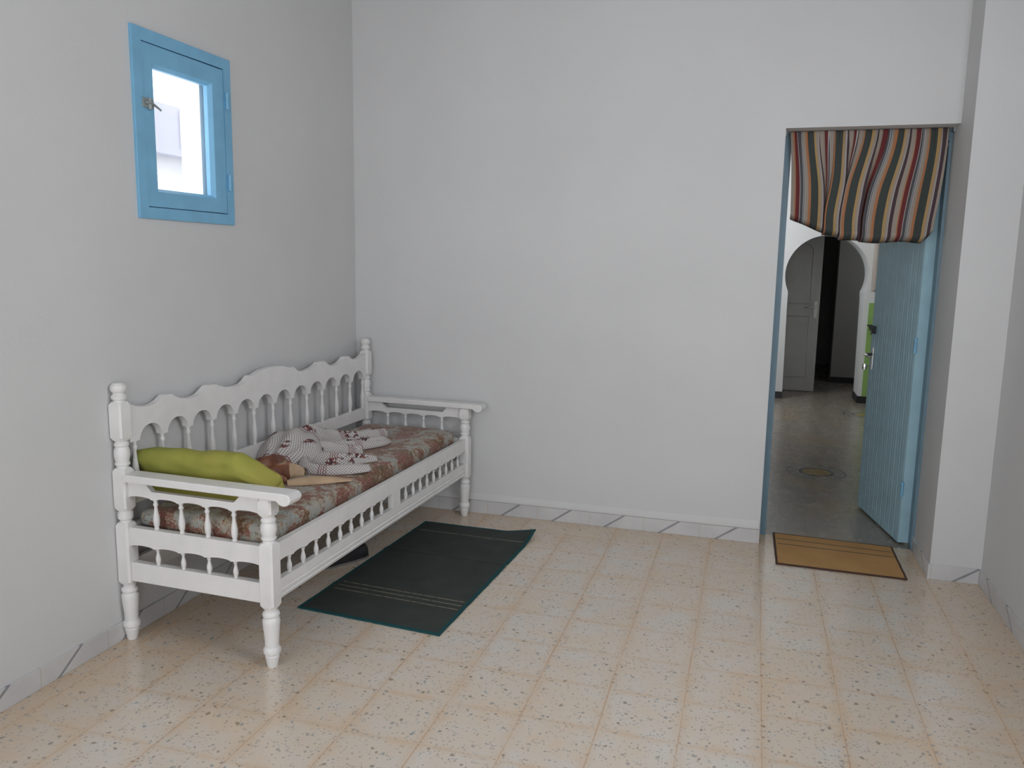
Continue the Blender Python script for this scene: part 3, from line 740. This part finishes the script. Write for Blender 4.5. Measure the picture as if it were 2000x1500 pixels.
# end frames
ec = [0.0285+0.565*k/5 for k in range(1, 5)]
for Y in (0.0, BL):
    board('end_rail', 1, arches(HW, BD-HW, ec, 0.560, 0.008), [(HW, 0.6215), (HW+0.075, 0.6215), (HW+0.105, 0.592), (BD-HW-0.105, 0.592), (BD-HW-0.075, 0.6215), (BD-HW, 0.6215)], Y-0.011, Y+0.011)
    board('end_rail', 1, arches(HW, BD-HW, ec, 0.374, 0.007), [(HW, 0.447), (BD-HW, 0.447)], Y-0.014, Y+0.014)
    board('end_rail', 1, [(HW, 0.238), (BD-HW, 0.238)], [(HW, 0.312), (BD-HW, 0.312)], Y-0.014, Y+0.014)
    for c_ in ec:
        baluster(c_, Y, 0.446, 0.564, 0.0115); baluster(c_, Y, 0.311, 0.378, 0.0095)
    # arm board with rolled front end
    board('arm_rest', 1, [(0.03, 0.6235), (BD+0.058, 0.6235), (BD+0.064, 0.617), (BD+0.072, 0.6105), (BD+0.085, 0.608), (BD+0.098, 0.611), (BD+0.108, 0.619), (BD+0.1135, 0.630)],
          [(0.03, 0.652), (BD+0.090, 0.652), (BD+0.102, 0.650), (BD+0.110, 0.643), (BD+0.1135, 0.633)], Y-0.036, Y+0.036, 0.004)
# front: two long rails, middle stile, 9 + 9 small balusters
s1 = [HW+(0.925-HW)*k/10 for k in range(1, 10)]; s2 = [1.0+(BL-HW-1.0)*k/10 for k in range(1, 10)]
board('front_rail', 0, arches(HW, BL-HW, s1+[0.9625]+s2, 0.377, 0.006, 0.010), [(HW, 0.449), (BL-HW, 0.449)], BD-0.012, BD+0.014)
bm = bmesh.new()
prism(bm, [(BD-0.012, 0.238), (BD+0.010, 0.238), (BD+0.012, 0.243), (BD+0.014, 0.250), (BD+0.010, 0.254), (BD+0.014, 0.260), (BD+0.015, 0.270), (BD+0.011, 0.274), (BD+0.014, 0.279), (BD+0.014, 0.312), (BD-0.012, 0.312)], 1, HW, BL-HW)
build('front_rail', bm, bw, BED)
build('middle_stile', obox(BD-0.0115, BD+0.0135, 0.925, 1.0, 0.311, 0.385), bw, BED)
for c_ in s1+s2: baluster(BD, c_, 0.311, 0.380, 0.0095)
# back
nb = 13; bc = [0.062+(BL-0.062-0.040)*k/(nb-1) for k in range(nb)]
def wave_top():
    half = [(HW, 0.903), (0.06, 0.890), (0.10, 0.880), (0.15, 0.879), (0.185, 0.888), (0.212, 0.902), (0.222, 0.906), (0.255, 0.904), (0.262, 0.898), (0.30, 0.881), (0.36, 0.872), (0.41, 0.876), (0.435, 0.888), (0.462, 0.903), (0.472, 0.907), (0.52, 0.905), (0.53, 0.899), (0.575, 0.885), (0.645, 0.878), (0.70, 0.882), (0.725, 0.893), (0.748, 0.908), (0.757, 0.911), (0.785, 0.911), (0.80, 0.915), (0.835, 0.924), (0.875, 0.929), (BL/2, 0.931)]
    return half+[(BL-a, z) for a, z in half[::-1][1:]]
wt = wave_top()
def spl(P, n=8):
    out = []
    for k in range(len(P)-1):
        g = lambda q: P[max(0, min(len(P)-1, q))]
        a, b, c, d = g(k-1), g(k), g(k+1), g(k+2)
        for i in range(n):
            t = i/n; z = 0.5*((2*b[1])+(c[1]-a[1])*t+(2*a[1]-5*b[1]+4*c[1]-d[1])*t*t+(3*b[1]-a[1]-3*c[1]+d[1])*t**3)
            out.append((b[0]+(c[0]-b[0])*t, z))
    return out+[P[-1]]
board('back_board', 0, arches(HW, BL-HW, bc, 0.757, 0.053, 0.0145), spl(wt, 3), -0.016, 0.015)
for c_ in bc: baluster(0, c_, 0.584, 0.764, 0.012)
for z0, z1 in ((0.52, 0.585), (0.375, 0.447), (0.238, 0.312)):
    build('back_rail', obox(-0.012, 0.012, HW, BL-HW, z0, z1), bw, BED, bevel=0.002)
bm = bmesh.new()
for k in range(13):
    y = 0.06+k*0.142; box(bm, 0.013, BD-0.013, y-0.045, y+0.045, 0.395, 0.41)
box(bm, 0.013, 0.04, HW, BL-HW, 0.372, 0.395); box(bm, BD-0.04, BD-0.013, HW, BL-HW, 0.372, 0.395)
build('slat_base', bm, M['slat'], BED)

# ------------------------------------------------------------------ soft things on the bed (placed in the bed's own frame)
BM = Matrix.Translation((0.030, -1.902, 0)) @ Matrix.Rotation(-0.031, 4, 'Z')
def soft_box(l, w, h, r, nx, ny, nz):
    bm = bmesh.new(); verts = {}
    def vert(i, j, k):
        key = (i, j, k)
        if key not in verts:
            p = Vector((-l/2+l*i/nx, -w/2+w*j/ny, -h/2+h*k/nz))
            q = Vector((max(-l/2+r, min(l/2-r, p.x)), max(-w/2+r, min(w/2-r, p.y)), max(-h/2+r, min(h/2-r, p.z))))
            d = p-q
            if d.length > 1e-9: p = q+d.normalized()*r
            verts[key] = bm.verts.new(p)
        return verts[key]
    for i in range(nx):
        for j in range(ny):
            bm.faces.new((vert(i, j, 0), vert(i, j+1, 0), vert(i+1, j+1, 0), vert(i+1, j, 0)))
            bm.faces.new((vert(i, j, nz), vert(i+1, j, nz), vert(i+1, j+1, nz), vert(i, j+1, nz)))
    for i in range(nx):
        for k in range(nz):
            bm.faces.new((vert(i, 0, k), vert(i+1, 0, k), vert(i+1, 0, k+1), vert(i, 0, k+1)))
            bm.faces.new((vert(i, ny, k), vert(i, ny, k+1), vert(i+1, ny, k+1), vert(i+1, ny, k)))
    for j in range(ny):
        for k in range(nz):
            bm.faces.new((vert(0, j, k), vert(0, j, k+1), vert(0, j+1, k+1), vert(0, j+1, k)))
            bm.faces.new((vert(nx, j, k), vert(nx, j+1, k), vert(nx, j+1, k+1), vert(nx, j, k+1)))
    return bm
bm = soft_box(0.568, 1.765, 0.096, 0.030, 26, 80, 8)
for v in bm.verts:
    p = v.co; t = (p.z+0.048)/0.096
    n1 = noise.noise((p.x*4, p.y*3, 1.3)); n2 = noise.noise((p.x*11, p.y*11, 4.0))
    p.z += t*(0.006*n1+0.003*n2) - t*0.010*(abs(p.x)/0.28)**4
    if t < 0.5: # near-left underside lifts a little
        p.z += 0.018*max(0, (-p.y-0.70)/0.18)*max(0, (0.05-p.x)/0.3)
    p.x += 0.004*n2
mt_ = build('mattress', bm, M['brocade'], None, smooth=True, subsurf=1)
mt_.matrix_world = BM @ Matrix.Translation((0.300, BL/2-0.002, 0.4595))
tag(mt_, 'thin mattress in red brown floral brocade on the white daybed', 'mattress')
MT = 0.507    # mattress top

# pillow: flat cushion leaning on the near arm
def pillow():
    bm = bmesh.new(); nx, ny = 44, 22; hw, hh, th = 0.318, 0.128, 0.058
    top, bo = {}, {}
    for i in range(nx+1):
        for j in range(ny+1):
            u = -1+2*i/nx; v = -1+2*j/ny
            x = u*hw*(1-0.05*(1-v*v)*0-0.06*v*v*(abs(u)**3)*0); z = v*hh
            # pinched corners and slightly bowed edges
            x *= 1-0.03*abs(v)**3; z *= 1-0.10*abs(u)**6
            if u > 0.55 and v > 0: z -= 0.150*((u-0.55)/0.45)*v     # upper right corner slumps
            z += 0.016*u
            z += -0.010*math.exp(-((u+0.05)/0.18)**2)*(v > 0)*v
            t = th*((1-abs(u)**4.5)*(1-abs(v)**3.4))**0.5
            t *= 1+0.18*noise.noise((u*2.5, v*2, 3))
            w = 0.006*noise.noise((u*5, v*5, 8))
            edge = (i in (0, nx) or j in (0, ny))
            a = bm.verts.new((x, t+w, z)); top[i, j] = a
            bo[i, j] = a if edge else bm.verts.new((x, -t*0.8+w, z))
    for i in range(nx):
        for j in range(ny):
            bm.faces.new((top[i, j], top[i+1, j], top[i+1, j+1], top[i, j+1]))
            q = (bo[i, j], bo[i, j+1], bo[i+1, j+1], bo[i+1, j])
            if len(set(q)) == 4:
                try: bm.faces.new(q)
                except ValueError: pass
    o = build('pillow', bm, M['olive'], None, smooth=True, subsurf=1)
    o.matrix_world = BM @ Matrix.Translation((0.280, 0.130, 0.624)) @ Matrix.Rotation(0.50, 4, 'X') @ Matrix.Rotation(0.0, 4, 'Y')
    tag(o, 'lime green cushion leaning inside the near arm of the daybed', 'cushion')
pillow()

# crumpled cloths from overlapping folded strips
def strip(bm, uvl, pts, widths, heights, folds=3, amp=0.010, nv=26, nu=40, seed=0, base=MT, uoff=0, closed_end=True, slant=0.0):
    """a fold of cloth: spine pts (x,y[,z0]) in bed frame, half width and height along it; UV in metres"""
    P = [Vector((p[0], p[1], p[2] if len(p) > 2 else 0)) for p in pts]
    def sm(arr, t):
        f = t*(len(arr)-1); i = min(int(f), len(arr)-2); k = f-i
        g = lambda q: arr[max(0, min(len(arr)-1, q))]
        a, b, c, d = g(i-1), g(i), g(i+1), g(i+2)
        return 0.5*((2*b)+(c-a)*k+(2*a-5*b+4*c-d)*k*k+(3*b-a-3*c+d)*k*k*k)
    grid = []; ln = 0; last = None
    for i in range(nu+1):
        t = i/nu; c = sm(P, t); d = (sm(P, min(1, t+0.01))-sm(P, max(0, t-0.01))); d.z = 0; d.normalize(); nrm = Vector((-d.y, d.x, 0))
        w = max(0.004, sm(widths, t)); h = max(0.004, sm(heights, t))
        if last is not None: ln += (c-last).length
        last = c; row = []; arc = 0; lp = None
        for j in range(nv+1):
            s = -1+2*j/nv
            z = h*max(0, 1-abs(s)**2.4)**0.55
            pl = math.sin(s*PI*folds+seed+t*3.0+1.5*math.sin(t*5+seed))
            z += amp*pl*(1-s*s)*min(1, h/0.03)
            z += 0.55*amp*noise.noise((t*6+seed, s*3, seed))
            wob = w*(1+0.10*noise.noise((t*5+seed, 3.0*(1 if s > 0 else -1), seed*2)))
            p = c+nrm*(s*wob+slant*z)
            p = Vector((p.x, p.y, base+c.z+max(0.0015, z)))
            if lp is not None: arc += (p-lp).length
            lp = p
            row.append((bm.verts.new(p), (uoff+ln, arc)))
        grid.append(row)
    for a, b in zip(grid[:-1], grid[1:]):
        for j in range(nv):
            q = (a[j], b[j], b[j+1], a[j+1]); f = bm.faces.new([x[0] for x in q]); f.smooth = True
            for l_, x in zip(f.loops, q): l_[uvl].uv = x[1]
def w2b(x, y):   # world floor coordinates -> bed frame
    p = BM.inverted() @ Vector((x, y, 0)); return (p.x, p.y)
def cloth(name, mat, strips, label, cat, parent=None):
    bm = bmesh.new(); uvl = bm.loops.layers.uv.new('UVMap')
    for k, s in enumerate(strips):
        s = dict(s); s['pts'] = [w2b(p[0], p[1])+tuple(p[2:]) for p in s['pts']]
        strip(bm, uvl, seed=k*1.7+0.5, uoff=k*0.37, **s)
    o = build(name, bm, mat, parent, smooth=True, recalc=False)
    if parent is None: o.matrix_world = BM
    md = o.modifiers.new('sol', 'SOLIDIFY'); md.thickness = 0.0018; md.offset = 1
    if label: tag(o, label, cat)
    return o
cloth('scarf', M['scarf'], [
    dict(pts=[(0.20, -1.20), (0.20, -1.12), (0.185, -1.01), (0.165, -0.90), (0.15, -0.82)], widths=[0.055, 0.130, 0.155, 0.12, 0.05], heights=[0.03, 0.095, 0.130, 0.115, 0.05], folds=3, amp=0.010, nu=60, nv=44),
    dict(pts=[(0.10, -0.95, 0.02), (0.17, -0.84, 0.03), (0.20, -0.72, 0.01), (0.28, -0.60), (0.35, -0.49), (0.385, -0.42)], widths=[0.05, 0.06, 0.065, 0.060, 0.045, 0.022], heights=[0.05, 0.09, 0.065, 0.045, 0.042, 0.03], folds=2, amp=0.010),
    dict(pts=[(0.24, -0.88), (0.32, -0.80), (0.39, -0.70), (0.44, -0.60), (0.46, -0.54)], widths=[0.035, 0.05, 0.05, 0.045, 0.02], heights=[0.05, 0.045, 0.035, 0.03, 0.012], folds=2, amp=0.009),
    dict(pts=[(0.30, -1.02), (0.31, -1.12), (0.37, -1.19), (0.46, -1.20), (0.55, -1.15), (0.615, -1.08)], widths=[0.02, 0.03, 0.034, 0.034, 0.036, 0.030], heights=[0.035, 0.040, 0.036, 0.032, 0.030, 0.022], folds=1, amp=0.006),
    dict(pts=[(0.27, -1.02), (0.35, -1.03), (0.43, -1.02), (0.50, -0.97), (0.57, -0.91)], widths=[0.03, 0.06, 0.068, 0.05, 0.022], heights=[0.04, 0.038, 0.036, 0.028, 0.014], folds=3, amp=0.012),
    dict(pts=[(0.24, -1.00, 0.0), (0.29, -0.92, 0.01), (0.36, -0.86, 0.0), (0.44, -0.80)], widths=[0.05, 0.045, 0.035, 0.025], heights=[0.06, 0.055, 0.045, 0.02], folds=2, amp=0.010),
], 'crumpled white dotted scarf with dark red floral border, lying on the mattress', 'scarf')
bs = cloth('satin_wrap', M['satin'], [
    dict(pts=[(0.24, -1.44), (0.28, -1.36), (0.30, -1.29), (0.30, -1.23)], widths=[0.04, 0.08, 0.07, 0.025], heights=[0.05, 0.085, 0.075, 0.03], folds=3, amp=0.017),
    dict(pts=[(0.30, -1.46), (0.34, -1.41), (0.36, -1.36)], widths=[0.03, 0.05, 0.02], heights=[0.04, 0.04, 0.02], folds=1, amp=0.006),
], 'shiny brown and multicoloured satin cloth bunched beside the green cushion', 'cloth')
be = cloth('tail', M['beige_cloth'], [
    dict(pts=[(0.32, -1.33), (0.35, -1.28), (0.40, -1.26)], widths=[0.03, 0.04, 0.015], heights=[0.045, 0.05, 0.02], folds=1, amp=0.006),
    dict(pts=[(0.41, -1.42), (0.47, -1.37), (0.55, -1.315), (0.63, -1.265)], widths=[0.022, 0.034, 0.030, 0.008], heights=[0.020, 0.026, 0.022, 0.006], folds=1, amp=0.003),
], None, None, parent=bs)
be['label'] = 'beige satin ends'

# ------------------------------------------------------------------ rug, doormat, shoe
def flat_rug(name, corners, nx, ny, th, mat, lift, label, cat):
    """corners: near-left, near-right, far-right, far-left"""
    bm = bmesh.new(); uvl = bm.loops.layers.uv.new('UVMap')
    A, B, C, Dd = [Vector((c[0], c[1], 0)) for c in corners]; top = {}; bot = {}
    for i in range(nx+1):
        for j in range(ny+1):
            u = i/nx; v = j/ny
            p = (A*(1-u)+B*u)*(1-v)+(Dd*(1-u)+C*u)*v
            z, dx, dy = lift(u, v)
            e = 0.0025
            q = p+Vector((dx, dy, 0))
            q += Vector((e*noise.noise((v*20, 3, 1)) if i in (0, nx) else 0, e*noise.noise((u*20, 9, 1)) if j in (0, ny) else 0, 0))
            bot[i, j] = bm.verts.new(q+Vector((0, 0, z+0.0005))); top[i, j] = bm.verts.new(q+Vector((0, 0, z+th)))
    def face(vs, uvs):
        f = bm.faces.new(vs)
        for l_, w in zip(f.loops, uvs): l_[uvl].uv = w
    for i in range(nx):
        for j in range(ny):
            k = [(i, j), (i+1, j), (i+1, j+1), (i, j+1)]; uv = [(a/nx, b/ny) for a, b in k]
            face([top[a] for a in k], uv); face([bot[a] for a in k[::-1]], uv[::-1])
    for i in range(nx):
        for j0 in (0, ny): face([top[i, j0], top[i+1, j0], bot[i+1, j0], bot[i, j0]], [(i/nx, j0/ny)]*4)
    for j in range(ny):
        for i0 in (0, nx): face([top[i0, j], top[i0, j+1], bot[i0, j+1], bot[i0, j]], [(i0/nx, j/ny)]*4)
    o = build(name, bm, mat); tag(o, label, cat); return o
def rl(u, v):
    c = max(0, (u-0.72)/0.28)*max(0, (v-0.86)/0.14)
    z = 0.030*c**1.2 + 0.0015*max(0, noise.noise((u*4, v*6, 2)))
    z += 0.003*math.exp(-((v-0.62)/0.015)**2)
    return z, 0.0, -0.0
flat_rug('rug', [(0.478, -1.470), (1.130, -1.522), (1.185, -0.275), (0.548, -0.262)], 30, 60, 0.006, M['rug'], rl,
         'dark green flatwoven rug lying partly under the front of the daybed', 'rug')
flat_rug('doormat', [(2.400, -0.290), (2.985, -0.303), (2.985, 0.155), (2.395, 0.185)], 20, 16, 0.007, M['doormat'], lambda u, v: (0.0, 0, 0),
         'orange brown doormat with two dark lines lying in the doorway', 'doormat')

def shoe():
    root = empty('shoe', (0.405, -0.93, 0), -0.42, 'black shoe with grey sole on the floor under the daybed', 'shoe')
    n = 26; L_ = 0.27
    def outline(t):     # half width along the shoe, 0 heel .. 1 toe
        w = 0.038+0.014*math.sin(PI*min(1, max(0, (t-0.25)/0.9)))
        end = math.sqrt(max(0, 1-((t-0.12)/0.12)**2)) if t < 0.12 else (math.sqrt(max(0, 1-((t-0.82)/0.18)**2)) if t > 0.82 else 1)
        return max(0.004, w*end)
    # sole
    bm = bmesh.new(); pts = []
    for k in range(n+1): t = k/n; pts.append((outline(t)+0.004, -L_/2+L_*t))
    pts += [(-x, y) for x, y in pts[::-1]]
    prism(bm, pts, 2, 0, 0.010); build('sole', bm, M['sole'], root, bevel=0.003)
    bm = bmesh.new(); rings = []
    for k in range(n+1):
        t = k/n; w = outline(t); h = 0.080 if t < 0.45 else 0.080-0.016*min(1, (t-0.45)/0.3)
        h *= (1 if t < 0.85 else math.sqrt(max(0.05, 1-((t-0.85)/0.15)**2)*1)) * (1 if t > 0.03 else 0.8)
        rings.append([bm.verts.new((w*math.cos(a), -L_/2+L_*t, 0.010+h*max(0, math.sin(a))**0.7)) for a in [PI*q/12 for q in range(13)]])
    for a, b in zip(rings[:-1], rings[1:]):
        for q in range(12): bm.faces.new((a[q], a[q+1], b[q+1], b[q]))
    bm.faces.new(rings[0]); bm.faces.new(rings[-1])
    build('upper', bm, M['black_leather'], root, smooth=True)
shoe()
